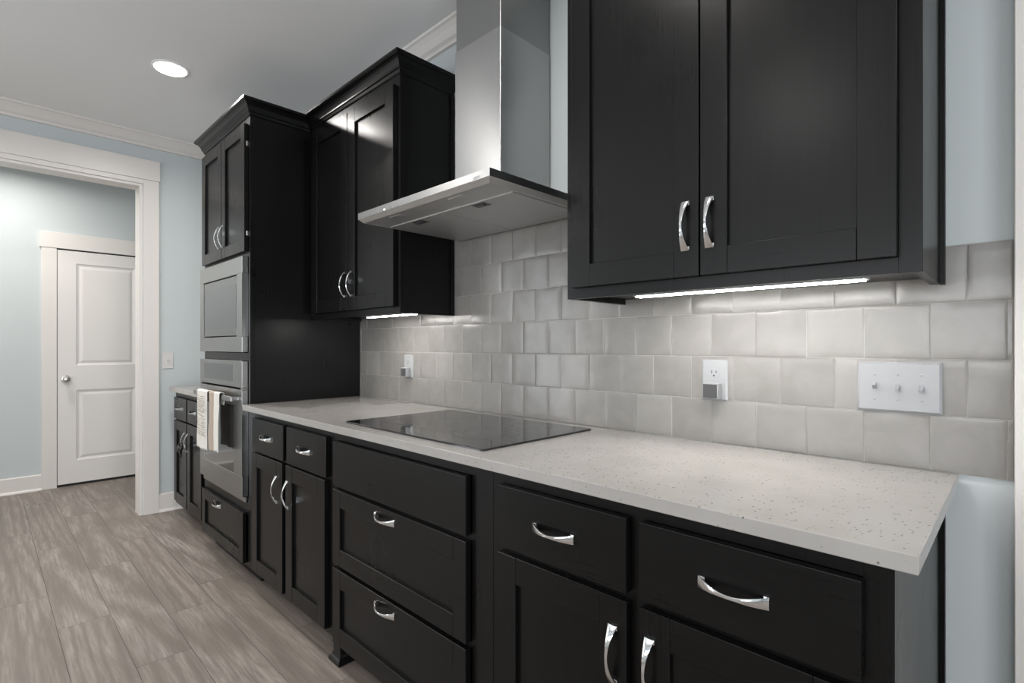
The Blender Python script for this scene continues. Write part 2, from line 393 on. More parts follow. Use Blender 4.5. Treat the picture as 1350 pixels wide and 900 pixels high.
# ------------------------------------------------------------ backsplash tiles
CT = 0.914
TS = 0.1308
def make_tiles():
    bm = bmesh.new(); cl = bm.loops.layers.color.new('tone')
    rnd = random.Random(11)
    N = 7
    def tile(x0, x1, z0, z1, k, i):
        g = 0.0009
        r = random.Random(k * 1000 + i)
        tx, tz = r.gauss(0, 0.0011), r.gauss(0, 0.0011)      # slight tilt of each hand set tile
        cv = r.uniform(-0.0003, 0.0006)
        dep = r.uniform(-0.0006, 0.0005)
        tone = min(1, max(0, r.gauss(0.5, 0.28)))
        c = (tone, r.random(), r.random(), 1)
        us = [0, 0.012, 0.04] + [0.04 + 0.92 * j / (N + 1) for j in range(1, N + 1)] + [0.96, 0.988, 1]
        grid = []
        for a in us:
            row = []
            for b in us:
                x = x0 + g + (x1 - x0 - 2 * g) * a; z = z0 + g + (z1 - z0 - 2 * g) * b
                e = min(a, 1 - a, b, 1 - b)
                rim = 0.0009 if e == 0 else (0.0005 if e < 0.02 else 0.0001 if e < 0.05 else 0)
                wob = noise.noise(Vector((x * 16 + i, z * 16, k * 3.3))) * 0.0007
                if e == 0:
                    x += noise.noise(Vector((z * 55, k + i * 2.1, a * 9))) * 0.0006 if a in (0, 1) else 0
                    z += noise.noise(Vector((x * 55, k * 1.7 + i, b * 9))) * 0.0006 if b in (0, 1) else 0
                y = 0.0005 + dep + (a - 0.5) * tx + (b - 0.5) * tz + cv * ((a - 0.5) ** 2 + (b - 0.5) ** 2) * 3 + wob + rim
                row.append(bm.verts.new((x, min(y, 0.0021) , z)))
            grid.append(row)
        n = len(us)
        for p in range(n - 1):
            for q in range(n - 1):
                f = bm.faces.new((grid[p][q], grid[p + 1][q], grid[p + 1][q + 1], grid[p][q + 1]))
                for lp in f.loops: lp[cl] = c
        # rim walls back to the grout bed
        loop = [grid[p][0] for p in range(n)] + [grid[n - 1][q] for q in range(1, n)] + [grid[p][n - 1] for p in range(n - 2, -1, -1)] + [grid[0][q] for q in range(n - 2, 0, -1)]
        back = [bm.verts.new((v.co.x, 0.0078, v.co.z)) for v in loop]
        for s in range(len(loop)):
            f = bm.faces.new((loop[s], loop[(s + 1) % len(loop)], back[(s + 1) % len(loop)], back[s]))
            for lp in f.loops: lp[cl] = c
    for k in range(6):
        xl, xr = (-2.784, -0.0115) if k < 4 else (-1.985, -0.9)
        off = 0 if k % 2 == 0 else 0.5
        for n in range(-2, 24):
            b = -0.0218 - (n + off) * TS; a = b - TS
            a, b = max(a, xl), min(b, xr)
            if b - a < 0.006: continue
            tile(a, b, CT + k * TS, CT + (k + 1) * TS, k, n)
    o = obj('wall_tiles', bm, M['tile'], None, True); o['kind'] = 'structure'; o['label'] = 'square greige handmade backsplash tiles in running bond'
    bm = bmesh.new()
    bx(bm, -2.7845, -0.0112, 0.0024, WY, CT - 0.0005, CT + 4 * TS + 0.001); bx(bm, -1.985, -0.9, 0.0024, WY, CT + 4 * TS + 0.001, CT + 6 * TS + 0.001)
    obj('grout', bm, M['grout'], o)
make_tiles()

# ------------------------------------------------------------ cabinet parts
def pull(parent, cx, cz, yf, vertical, L=0.124):
    """bow shaped ribbon pull: wide flat feet, narrow arched middle"""
    bm = bmesh.new(); n = 20; rings = []
    for i in range(n + 1):
        t = -1 + 2 * i / n; s = t * L / 2
        out = 0.005 + 0.021 * (1 - t * t)
        w = 0.0032 + 0.0078 * abs(t) ** 1.7
        th = 0.0030 + 0.0018 * abs(t) ** 3
        sh = -0.003 * (1 - t * t)
        pts = []
        for (a, b) in ((-w, 0), (-w * 0.6, 0.0014), (w * 0.6, 0.0014), (w, 0), (w, -th), (-w, -th)):
            across = a + sh; o_ = out + b
            if vertical: pts.append(bm.verts.new((cx + across, yf - o_, cz + s)))
            else: pts.append(bm.verts.new((cx + s, yf - o_, cz + across)))
        rings.append(pts)
    for a, b in zip(rings, rings[1:]):
        for k in range(6): bm.faces.new((a[k], a[(k + 1) % 6], b[(k + 1) % 6], b[k]))
    bm.faces.new(rings[0][::-1]); bm.faces.new(rings[-1])
    for sg in (-1, 1):
        s = sg * (L / 2 - 0.006)
        if vertical: bx(bm, cx - 0.0105, cx + 0.0105, yf - 0.0050, yf + 0.0003, cz + s - 0.004, cz + s + 0.0055, 0.0006)
        else: bx(bm, cx + s - 0.004, cx + s + 0.0055, yf - 0.0050, yf + 0.0003, cz - 0.0105, cz + 0.0105, 0.0006)
    return obj('handle', bm, M['chrome'], parent, True)
def shaker(name, parent, x0, x1, z0, z1, yb, yf, fr=0.066, handle=None, rail=None):
    rail = rail or fr
    bm = bmesh.new(); b = 0.0012; g = 0.0002
    bx(bm, x0, x0 + fr, yf, yb, z0, z1, b); bx(bm, x1 - fr, x1, yf, yb, z0, z1, b)
    bx(bm, x0 + fr + g, x1 - fr - g, yf + 0.0002, yb, z0, z0 + rail, b, 1, 1); bx(bm, x0 + fr + g, x1 - fr - g, yf + 0.0002, yb, z1 - rail, z1, b, 1, 1)
    bx(bm, x0 + fr - 0.004, x1 - fr + 0.004, yf + 0.0105, yb - 0.002, z0 + rail - 0.004, z1 - rail + 0.004)
    o = obj(name, bm, [M['cab'], M['cabh']], parent)
    if handle: pull(o, handle[0], handle[1], yf, handle[2])
    return o
def slab(name, parent, x0, x1, z0, z1, yb, yf, handle=None):
    bm = bmesh.new(); bx(bm, x0, x1, yf, yb, z0, z1, 0.0022, 2)
    o = obj(name, bm, M['cabh'], parent)
    if handle: pull(o, handle[0], handle[1], yf, False)
    return o
def frame(parent, x0, x1, z0, z1, yf, yb, xs, zs, name='face_frame', st=0.04, rails=None):
    """face frame: stiles at both ends and at xs, rails at top, bottom and zs"""
    bm = bmesh.new(); b = 0.0006
    bx(bm, x0, x0 + st, yf, yb, z0, z1, b); bx(bm, x1 - st, x1, yf, yb, z0, z1, b)
    t = rails or st
    for z in [z0] + zs + [z1 - t]: bx(bm, x0 + st, x1 - st, yf + 0.0001, yb, z, z + t, 0)
    for x in xs: bx(bm, x - st / 2, x + st / 2, yf + 0.0002, yb, z0 + t, z1 - t)
    return obj(name, bm, M['cab'], parent)
CB = 0.885      # top of base cabinets
YF = -0.61; YD = -0.630
def base_body(parent, x0, x1, y=YF, toe=0.085):
    bm = bmesh.new()
    bx(bm, x0, x0 + 0.018, y + 0.02, -0.001, toe, CB); bx(bm, x1 - 0.018, x1, y + 0.02, -0.001, toe, CB)
    bx(bm, x0 + 0.018, x1 - 0.018, y + 0.024, -0.001, toe, CB - 0.0005)
    obj('carcass', bm, M['cab'], parent)
    box_obj('toe_kick', (x0, x1, y + 0.075, y + 0.09, 0.0, toe), M['cab'], parent)

# --- two door base cabinet beside the oven tower
c = thing('base_cabinet', 'black two door base cabinet with two small drawers beside the oven tower', 'cabinet', (-2.34, -0.3, 0))
X0, X1 = -2.784, -1.9005
base_body(c, X0, X1)
frame(c, X0, X1, 0.085, CB, YF, YF + 0.019, [-2.311], [0.676], rails=0.035)
slab('drawer', c, -2.700, -2.330, 0.697, 0.855, YF - 0.0005, YD, (-2.515, 0.776))
slab('drawer', c, -2.292, -1.922, 0.697, 0.855, YF - 0.0005, YD, (-2.112, 0.776))
shaker('door', c, -2.706, -2.336, 0.107, 0.686, YF - 0.0005, YD, handle=(-2.392, 0.562, True))
shaker('door', c, -2.300, -1.930, 0.107, 0.686, YF - 0.0005, YD, handle=(-2.272, 0.562, True))

# --- three drawer cabinet with furniture feet under the cooktop
c = thing('drawer_cabinet', 'black three drawer cabinet with footed corner posts below the cooktop', 'cabinet', (-1.45, -0.3, 0))
X0, X1 = -1.8995, -1.0005
bm = bmesh.new()
bx(bm, X0, X1, YF + 0.02, -0.001, 0.11, CB)
obj('carcass', bm, M['cab'], c)
bm = bmesh.new()
bx(bm, X0, X0 + 0.05, YF - 0.0, YF + 0.019, 0.085, CB, 0.0006); bx(bm, X1 - 0.085, X1, YF, YF + 0.019, 0.085, CB, 0.0006)
for z0, z1 in ((0.85, CB), (0.655, 0.69), (0.37, 0.39), (0.085, 0.115)): bx(bm, X0 + 0.05, X1 - 0.085, YF + 0.0002, YF + 0.019, z0, z1)
obj('face_frame', bm, M['cab'], c)
box_obj('toe_kick', (X0 + 0.06, X1 - 0.06, YF + 0.075, YF + 0.09, 0, 0.11), M['cab'], c)
slab('drawer', c, -1.864, -1.090, 0.683, 0.848, YF - 0.0005, YD)['label'] = 'plain drawer front without a handle'
shaker('drawer', c, -1.864, -1.090, 0.386, 0.668, YF - 0.0005, YD, 0.056, (-1.497, 0.637, False), rail=0.064)
shaker('drawer', c, -1.864, -1.090, 0.088, 0.371, YF - 0.0005, YD, 0.056, (-1.497, 0.338, False), rail=0.068)
for xa in (X0 + 0.003, X1 - 0.058):
    bm = bmesh.new()
    bx(bm, xa, xa + 0.055, YF - 0.0, YF + 0.055, 0.0, 0.085)
    f = obj('foot', bm, M['cab'], c)
    bm = bmesh.new()
    prof = [(-0.002, 0.0), (0.013, 0.0), (0.013, 0.012), (0.009, 0.019), (0.004, 0.023), (0.0, 0.034), (-0.002, 0.034)]
    xb, yb_ = xa + 0.055, YF + 0.055
    sweep(bm, [(xa, yb_, -1, 0), (xa, YF, -1, -1), (xb, YF, 1, -1), (xb, yb_, 1, 0)], prof)
    obj('plinth_moulding', bm, M['cab'], f)

# --- base cabinet at the near right end
c = thing('base_cabinet', 'black base cabinet with two wide drawers at the right end of the counter', 'cabinet', (-0.57, -0.3, 0))
X0, X1 = -0.9995, -0.134
base_body(c, X0, X1)
frame(c, X0, X1, 0.085, CB, YF, YF + 0.019, [-0.566], [0.662], rails=0.033)
slab('drawer', c, -0.966, -0.582, 0.694, 0.851, YF - 0.0005, YD, (-0.776, 0.773))
slab('drawer', c, -0.552, -0.172, 0.694, 0.851, YF - 0.0005, YD, (-0.364, 0.773))
shaker('door', c, -0.966, -0.582, 0.107, 0.678, YF - 0.0005, YD, handle=(-0.612, 0.560, True))
shaker('door', c, -0.552, -0.172, 0.107, 0.678, YF - 0.0005, YD, handle=(-0.526, 0.565, True))
box_obj('scribe_strip', (-0.1338, -0.124, -0.021, -0.001, 0.0, CB), M['cab'], c)

# --- cabinet beyond the tower, at the end wall
c = thing('base_cabinet', 'black base cabinet at the end wall beyond the oven tower', 'cabinet', (-3.95, -0.3, 0))
X0, X1 = -4.350, -3.549
y = -0.58
base_body(c, X0, X1, y)
frame(c, X0, X1 - 0.0, 0.085, CB, y, y + 0.019, [-3.99], [0.676], rails=0.035)
slab('drawer', c, -4.316, -4.003, 0.697, 0.848, y - 0.0005, y - 0.02, (-4.16, 0.776))
slab('drawer', c, -3.977, -3.664, 0.697, 0.848, y - 0.0005, y - 0.02, (-3.82, 0.776))
shaker('door', c, -4.316, -4.000, 0.115, 0.686, y - 0.0005, y - 0.02, handle=(-4.028, 0.562, True))
shaker('door', c, -3.980, -3.664, 0.115, 0.686, y - 0.0005, y - 0.02, handle=(-3.950, 0.562, True))

# child lock hooked round both handles of the far cabinet
lk = thing('cabinet_lock', 'small black looped lock hooked through the two far door handles', 'lock', (-3.99, -0.62, 0.50))
bm = bmesh.new()
torus(bm, (-4.008, -0.636, 0.532), (0.2, -1, 0.25), 0.027, 0.0055, 28, 8); torus(bm, (-3.966, -0.638, 0.530), (-0.3, -1, 0.2), 0.024, 0.0055, 28, 8)
obj('loop', bm, M['rubber'], lk, True)
bm = bmesh.new(); lathe(bm, (-3.985, -0.625, 0.530), (0.1, -1, 0), [(0, 0.012), (0.004, 0.019), (0.022, 0.020), (0.030, 0.014), (0.032, 0.004)], 20)
obj('button', bm, M['rubber'], lk, True)
bm = bmesh.new(); cyl(bm, (-3.995, -0.634, 0.515), (-4.0, -0.632, 0.487), 0.006, 0.008, 12); torus(bm, (-4.0, -0.632, 0.478), (0, -1, 0), 0.011, 0.004, 20, 8)
obj('pull_tab', bm, M['rubber'], lk, True)

# ------------------------------------------------------------ cabinet crown profile
def crown(parent, path, zb, name='crown_moulding', h=0.075, p=0.047):
    prof = [(-0.004, zb), (0.003, zb), (0.006, zb + 0.004), (0.009, zb + 0.014), (0.014, zb + 0.018), (0.015, zb + 0.024),
            (0.017, zb + 0.030), (0.021, zb + 0.040), (0.027, zb + 0.049), (0.035, zb + 0.056), (0.041, zb + 0.058), (0.043, zb + 0.060), (p, zb + 0.064), (p, zb + h), (-0.004, zb + h)]
    bm = bmesh.new(); sweep(bm, path, prof)
    return obj(name, bm, M['cabh'], parent)

# ------------------------------------------------------------ tall oven tower
c = thing('tall_cabinet', 'tall black oven tower cabinet holding the microwave and wall oven', 'cabinet', (-3.16, -0.3, 0))
X0, X1, ZT = -3.547, -2.785, 2.375
bm = bmesh.new()
bx(bm, X0, X0 + 0.018, YF + 0.019, 0.006, 0.085, ZT); bx(bm, X1 - 0.018, X1, YF + 0.019, -0.0, 0.085, ZT)
bx(bm, X1 - 0.018, X1, YF + 0.055, -0.0, 0.0, 0.085)
bx(bm, X0 + 0.018, X1 - 0.018, -0.02, -0.005, 0.1, ZT)
for z in (0.088, 0.385, 1.143, 1.685, ZT - 0.018): bx(bm, X0 + 0.018, X1 - 0.018, YF + 0.02, -0.02, z, z + 0.016)
obj('carcass', bm, M['cab'], c)
bm = bmesh.new()
bx(bm, X0, X0 + 0.03, YF, YF + 0.019, 0.085, ZT, 0.0006); bx(bm, X1 - 0.03, X1, YF, YF + 0.019, 0.085, ZT, 0.0006)
for z0, z1 in ((0.085, 0.115), (0.345, 0.408), (1.132, 1.172), (1.655, 1.70), (2.330, ZT)): bx(bm, X0 + 0.03, X1 - 0.03, YF + 0.0002, YF + 0.019, z0, z1)
obj('face_frame', bm, M['cab'], c)
box_obj('toe_kick', (X0 + 0.018, X1 - 0.018, YF + 0.055, YF + 0.07, 0, 0.088), M['cab'], c)
shaker('door', c, -3.533, -3.176, 1.690, 2.338, YF - 0.0005, YD, 0.060, (-3.205, 1.81, True))
shaker('door', c, -3.170, -2.811, 1.690, 2.338, YF - 0.0005, YD, 0.060, (-3.141, 1.81, True))
shaker('drawer', c, -3.533, -2.832, 0.098, 0.356, YF - 0.0005, YD, 0.060, (-3.225, 0.318, False))
for z in (1.78, 2.235):
    bm = bmesh.new(); bx(bm, -2.811, -2.805, YF - 0.012, YF - 0.0005, z - 0.012, z + 0.012, 0.001); cyl(bm, (-2.805, YF - 0.008, z - 0.012), (-2.805, YF - 0.008, z + 0.012), 0.003, n=10)
    obj('hinge', bm, M['nickel'], c)
UX1, UYF = -1.915, -0.296
crown(c, [(X0, 0.0, -1, 0), (X0, YF, -1, -1), (X1, YF, 1, -1), (X1, UYF, 1, -1)], 2.374)
bm = bmesh.new(); bx(bm, X0, X1, YF, 0, ZT + 0.0005, ZT + 0.012); obj('top_panel', bm, M['cab'], c)

# ------------------------------------------------------------ microwave and wall oven
t = thing('microwave', 'stainless built-in microwave in the tower above the wall oven', 'microwave', (-3.17, -0.4, 1.18))
MX0, MX1, MY = -3.530, -2.812, -0.640
bm = bmesh.new(); bx(bm, -3.46, -2.88, -0.60, -0.15, 1.19, 1.64); obj('body', bm, M['void'], t)
bm = bmesh.new()
IX0, IX1, IZ0, IZ1 = -3.456, -2.890, 1.256, 1.577
for a in ((MX0, MX1, IZ1, 1.664), (MX0, MX1, 1.176, IZ0)): bx(bm, a[0], a[1], MY, YF - 0.001, a[2], a[3], 0.002)
bx(bm, MX0, IX0, MY + 0.0002, YF - 0.001, IZ0, IZ1); bx(bm, IX1, MX1, MY + 0.0002, YF - 0.001, IZ0, IZ1)
obj('trim_frame', bm, M['steel_h'], t)
bm = bmesh.new(); bx(bm, IX0 + 0.005, IX1 - 0.005, MY + 0.002, YF + 0.02, IZ0 + 0.005, IZ1 - 0.005, 0.002)
d = obj('door', bm, M['steel_door'], t)
bm = bmesh.new(); bx(bm, IX0 + 0.012, IX1 - 0.012, MY + 0.0012, MY + 0.0028, 1.302, 1.530); obj('window', bm, M['glass_dark'], d)
t = thing('wall_oven', 'stainless wall oven under the microwave with a towel on its handle', 'oven', (-3.17, -0.4, 0.42))
bm = bmesh.new(); bx(bm, -3.47, -2.87, -0.60, -0.08, 0.415, 1.12); obj('body', bm, M['void'], t)
bm = bmesh.new(); bx(bm, MX0, MX1, MY, YF - 0.001, 0.994, 1.131, 0.002)
d = obj('control_panel', bm, M['steel_h'], t)
bm = bmesh.new(); bx(bm, -3.452, -2.948, MY - 0.0006, MY + 0.001, 1.022, 1.112); obj('display', bm, M['glass_dark'], d)
bm = bmesh.new()
GX0, GX1, GZ0, GZ1 = -3.452, -2.934, 0.545, 0.900
bx(bm, MX0, MX1, MY, YF - 0.001, GZ1, 0.984, 0.002); bx(bm, MX0, MX1, MY, YF - 0.001, 0.442, GZ0, 0.002)
bx(bm, MX0, GX0, MY + 0.0002, YF - 0.001, GZ0, GZ1); bx(bm, GX1, MX1, MY + 0.0002, YF - 0.001, GZ0, GZ1)
d = obj('door', bm, M['steel_h'], t)
box_obj('window', (GX0 + 0.0002, GX1 - 0.0002, MY + 0.003, YF - 0.004, GZ0, GZ1), M['glass_dark'], d)
bm = bmesh.new(); bx(bm, -3.50, -2.842, MY - 0.044, MY - 0.030, 0.926, 0.952, 0.004, 3)
bx(bm, -3.495, -3.475, MY - 0.032, MY + 0.001, 0.929, 0.949, 0.003); bx(bm, -2.867, -2.847, MY - 0.032, MY + 0.001, 0.929, 0.949, 0.003)
obj('handle', bm, M['steel_h'], d)
bm = bmesh.new(); bx(bm, MX0 + 0.01, MX1 - 0.005, YF - 0.014, YF - 0.001, 0.412, 0.438, 0.002); obj('vent_strip', bm, M['steel_h'], t)
for xa, xb in ((MX0, MX0 + 0.03), (MX1 - 0.03, MX1)):
    box_obj('spacer', (xa, xb, MY + 0.001, YF - 0.001, 0.985, 0.9935), M['steel_h'], t)

# ------------------------------------------------------------ dish towel over the oven handle
def towel():
    root = thing('dish_towel', 'white and beige dish towel hanging over the oven door handle', 'towel', (-3.2, -0.69, 0.95))
    def sheet(name, x0, x1, zlow, yfront, mtl, seed, amp, tilt=0.0):
        bm = bmesh.new(); nx, nz = 26, 46
        grid = []
        yb = MY - 0.0255; top = 0.956
        path = []
        for k in range(nz + 1):
            s = k / nz
            path.append(s)
        for i in range(nx + 1):
            u = i / nx; x = x0 + (x1 - x0) * u; row = []
            for s in path:
                if s < 0.12:      # back drop behind the bar
                    z = top - 0.06 + 0.06 * (s / 0.12); y = MY - 0.0275
                elif s < 0.22:    # over the bar
                    a = (s - 0.12) / 0.10 * math.pi
                    cy = (MY - 0.0275 + yfront) / 2; rr = (MY - 0.0275 - yfront) / 2
                    y = cy + rr * math.cos(a); z = top + 0.007 * math.sin(a)
                else:
                    q = (s - 0.22) / 0.78
                    z = top - (top - zlow - tilt * u) * q
                    fold = math.sin(u * 9 + seed) * amp * min(1, q * 3) + noise.noise(Vector((u * 3 + seed, q * 2.5, 0))) * amp * 0.8 * min(1, q * 3)
                    y = yfront + fold - 0.002 * q
                    x_ = x + noise.noise(Vector((q * 4, seed, u))) * 0.004
                    row.append(bm.verts.new((x_, min(y, MY - 0.0275 if z > 0.92 else MY - 0.006), z))); continue
                row.append(bm.verts.new((x, y, z)))
            grid.append(row)
        for i in range(nx):
            for k in range(len(grid[0]) - 1):
                bm.faces.new((grid[i][k], grid[i + 1][k], grid[i + 1][k + 1], grid[i][k + 1]))
        o = obj(name, bm, mtl, root, True)
        so = o.modifiers.new('t', 'SOLIDIFY'); so.thickness = 0.0022; so.offset = 0
        return o
    f = sheet('front_panel', -3.365, -3.178, 0.635, -0.698, M['towel'], 0.3, 0.004, 0.0)
    sheet('beige_fold', -3.184, -3.075, 0.64, -0.689, M['towel_beige'], 1.7, 0.006)
    sheet('white_edge', -3.082, -2.995, 0.65, -0.691, M['towel'], 2.9, 0.004)
    # column of small embroidered marks, too small in the photo to read
    bm = bmesh.new(); r = random.Random(5); z = 0.925
    while z > 0.70:
        x = -3.335
        while x < -3.215:
            w = r.uniform(0.006, 0.016)
            if r.random() < 0.8: bx(bm, x, x + w, -0.7052, -0.7035, z, z + 0.0035)
            x += w + 0.005
        z -= r.choice((0.009, 0.009, 0.013))
    obj('embroidery', bm, M['thread'], f)
towel()

# ------------------------------------------------------------ countertops
def counter(name, x0, x1, y0, y1, label, seg=3):
    bm = bmesh.new(); bx(bm, x0, x1, y0, y1, CB + 0.0008, CT, 0.002, seg)
    return tag(obj(name, bm, M['quartz'], None, False), label, 'countertop')
counter('countertop', -2.7842, -0.1016, -0.648, -0.0012, 'long pale speckled quartz countertop holding the cooktop')
counter('countertop', -4.372, -3.549, -0.618, -0.0012, 'short pale countertop beyond the oven tower')

# ------------------------------------------------------------ cooktop
t = thing('cooktop', 'black glass cooktop set in the pale countertop', 'cooktop', (-1.457, -0.33, CT))
def rrect(x0, x1, y0, y1, r, n=6):
    pts = []
    for cx, cy, a0 in ((x1 - r, y1 - r, 0), (x0 + r, y1 - r, 90), (x0 + r, y0 + r, 180), (x1 - r, y0 + r, 270)):
        for k in range(n + 1):
            a = R(a0 + 90 * k / n); pts.append((cx + r * math.cos(a), cy + r * math.sin(a)))
    return pts
bm = bmesh.new()
lo = rrect(-1.848, -1.066, -0.588, -0.072, 0.012); hi = rrect(-1.8465, -1.0675, -0.5865, -0.0735, 0.011)
a = [bm.verts.new((x, y, CT + 0.0002)) for x, y in lo]; b = [bm.verts.new((x, y, CT + 0.0048)) for x, y in lo]; d = [bm.verts.new((x, y, CT + 0.006)) for x, y in hi]
n = len(a)
for p, q in ((a, b), (b, d)):
    for k in range(n): bm.faces.new((p[k], p[(k + 1) % n], q[(k + 1) % n], q[k]))
bm.faces.new(d); bm.faces.new(a[::-1])
g = obj('glass_top', bm, M['glass_black'], t)
def ringmesh(bm, cx, cy, r0, r1, z, n=64):
    A = [bm.verts.new((cx + r0 * math.cos(2 * math.pi * k / n), cy + r0 * math.sin(2 * math.pi * k / n), z)) for k in range(n)]
    B = [bm.verts.new((cx + r1 * math.cos(2 * math.pi * k / n), cy + r1 * math.sin(2 * math.pi * k / n), z)) for k in range(n)]
    for k in range(n): bm.faces.new((A[k], A[(k + 1) % n], B[(k + 1) % n], B[k]))
for cx, cy, rs in ((-1.265, -0.395, (0.115, 0.075)), (-1.255, -0.175, (0.075,)), (-1.66, -0.20, (0.095,)), (-1.66, -0.43, (0.08,))):
    bm = bmesh.new()
    for r_ in rs: ringmesh(bm, cx, cy, r_ - 0.0012, r_, CT + 0.0063)
    obj('burner_ring', bm, M['ring'], t)
bm = bmesh.new()
for k in range(9): bx(bm, -1.56 + k * 0.025, -1.55 + k * 0.025, -0.565, -0.560, CT + 0.0061, CT + 0.0064)
obj('touch_controls', bm, M['ring'], t)

# ------------------------------------------------------------ upper cabinets
ZB = 1.350
def upper(label, X0, X1, YU, ZT, doors, hl, hr, doorz):
    c = thing('upper_cabinet', label, 'cabinet', ((X0 + X1) / 2, YU / 2, ZB))
    bm = bmesh.new()
    bx(bm, X0, X0 + 0.018, YU + 0.019, -0.001, ZB, ZT); bx(bm, X1 - 0.018, X1, YU + 0.019, -0.001, ZB, ZT)
    bx(bm, X0 + 0.018, X1 - 0.018, YU + 0.019, -0.001, ZB + 0.016, ZB + 0.034); bx(bm, X0 + 0.018, X1 - 0.018, YU + 0.019, -0.001, ZT - 0.018, ZT)
    bx(bm, X0 + 0.018, X1 - 0.018, -0.012, -0.001, ZB + 0.034, ZT - 0.018)
    obj('carcass', bm, M['cab'], c)
    mid = (doors[0][1] + doors[1][0]) / 2
    frame(c, X0, X1, ZB, ZT, YU, YU + 0.019, [mid], [], st=0.038, rails=0.034)
    for (a, b), hx in zip(doors, (hl, hr)):
        shaker('door', c, a, b, doorz[0], doorz[1], YU - 0.0005, YU - 0.020, handle=(hx, 1.507, True))
    return c
c = upper('black two door upper cabinet between oven tower and range hood', -2.7842, UX1, UYF, 2.388, ((-2.735, -2.345), (-2.338, -1.940)), -2.372, -2.305, (1.380, 2.343))
crown(c, [(-2.7842, UYF, 1, -1), (UX1, UYF, 1, -1), (UX1, -0.001, 1, 0)], 2.386)
box_obj('scribe_strip', (UX1 + 0.0002, UX1 + 0.008, -0.021, -0.001, ZB, 2.386), M['cab'], c)
c = upper('black two door upper cabinet right of the range hood', -0.996, -0.134, -0.300, 2.388, ((-0.966, -0.570), (-0.566, -0.172)), -0.6025, -0.540, (1.381, 2.343))
crown(c, [(-0.996, -0.001, -1, 0), (-0.996, -0.300, -1, -1), (-0.134, -0.300, 1, -1), (-0.134, -0.001, 1, 0)], 2.386)
box_obj('scribe_strip', (-0.1338, -0.124, -0.021, -0.001, ZB - 0.002, 2.386), M['cab'], c)

# under cabinet light bars
def light_bar(x0, x1, y, label):
    t = thing('under_cabinet_light', label, 'light', ((x0 + x1) / 2, y, ZB + 0.016), 'light bars under the upper cabinets')
    bm = bmesh.new(); bx(bm, x0, x1, y - 0.019, y + 0.019, ZB + 0.0025, ZB + 0.0155, 0.002); obj('housing', bm, M['plastic'], t)
    bm = bmesh.new(); bx(bm, x0 + 0.006, x1 - 0.006, y - 0.013, y + 0.013, ZB - 0.0005, ZB + 0.003, 0.001); obj('diffuser', bm, M['led'], t)
light_bar(-0.815, -0.238, -0.205, 'lit white light bar under the right upper cabinet')
light_bar(-2.36, -1.95, -0.19, 'lit white light bar under the upper cabinet left of the hood')

# ------------------------------------------------------------ range hood
t = thing('range_hood', 'stainless chimney range hood on the wall above the cooktop', 'range hood', (-1.486, -0.26, 1.697))
HX0, HX1, HY, HZ0, HZ1 = -1.866, -1.108, -0.523, 1.690, 1.7265
bm = bmesh.new()
# canopy: flat slab with a slanted inner lip and a recessed underside
rings = []
for ins, z in ((0.0, HZ1 + 0.002), (0.0, 1.7045), (0.001, 1.7038), (0.016, HZ0 + 0.0005), (0.020, HZ0), (0.032, HZ0 + 0.002)):
    rings.append([bm.verts.new(v) for v in ((HX0 + ins, HY + ins, z), (HX1 - ins, HY + ins, z), (HX1 - ins, -0.001 - ins, z), (HX0 + ins, -0.001 - ins, z))])
for p, q in zip(rings, rings[1:]):
    for k in range(4): bm.faces.new((p[k], p[(k + 1) % 4], q[(k + 1) % 4], q[k]))
bm.faces.new(rings[-1])
top = [bm.verts.new(v) for v in ((-1.61, -0.28, HZ1 + 0.012), (-1.28, -0.28, HZ1 + 0.012), (-1.28, -0.001, HZ1 + 0.012), (-1.61, -0.001, HZ1 + 0.012))]
for k in range(4): bm.faces.new((rings[0][k], rings[0][(k + 1) % 4], top[(k + 1) % 4], top[k]))
bm.faces.new(top)
can = obj('canopy', bm, M['steel_h'], t)
for f_ in can.data.polygons:
    if f_.normal.z < -0.5: f_.material_index = 1
can.data.materials.append(M['steel_under_lit'])
CX0, CX1, CY = -1.572, -1.320, -0.272
box_obj('chimney', (CX0, CX1, CY, -0.001, HZ1 + 0.004, 2.346), M['steel_v'], t, 0.0012)
box_obj('chimney_extension', (CX0 + 0.003, CX1 - 0.003, CY + 0.003, -0.001, 2.330, CEIL - 0.001), M['steel_top'], t, 0.0012)
for xa, xb in ((-1.838, -1.500), (-1.496, -1.140)):
    bm = bmesh.new(); bx(bm, xa, xb, -0.395, -0.045, HZ0 - 0.001, HZ0 + 0.004, 0.0012)
    f = obj('grease_filter', bm, M['steel_under_lit'], t)
    cx = (xa + xb) / 2
    bm = bmesh.new(); bx(bm, cx - 0.032, cx + 0.032, -0.385, -0.345, HZ0 - 0.0018, HZ0 - 0.0008, 0.0003); bx(bm, cx - 0.020, cx + 0.020, -0.372, -0.362, HZ0 - 0.007, HZ0 - 0.0018, 0.0006)
    obj('latch', bm, M['latch'], f)
    bm = bmesh.new(); bx(bm, cx - 0.034, cx + 0.034, -0.483, -0.450, HZ0 + 0.0005, HZ0 + 0.0035, 0.0006); obj('lamp_panel', bm, M['steel_under_lit'], t)
for k, (x, w) in enumerate(((-1.655, 0.006), (-1.632, 0.006), (-1.612, 0.006), (-1.592, 0.006))):
    bm = bmesh.new(); bx(bm, x, x + w, HY - 0.0012, HY + 0.001, 1.7065, 1.7125, 0.0005); obj('button', bm, M['nickel'], can)
bm = bmesh.new(); bx(bm, -1.676, -1.671, HY - 0.0014, HY + 0.001, 1.7075, 1.7115); obj('indicator', bm, M['led_dot'], can)
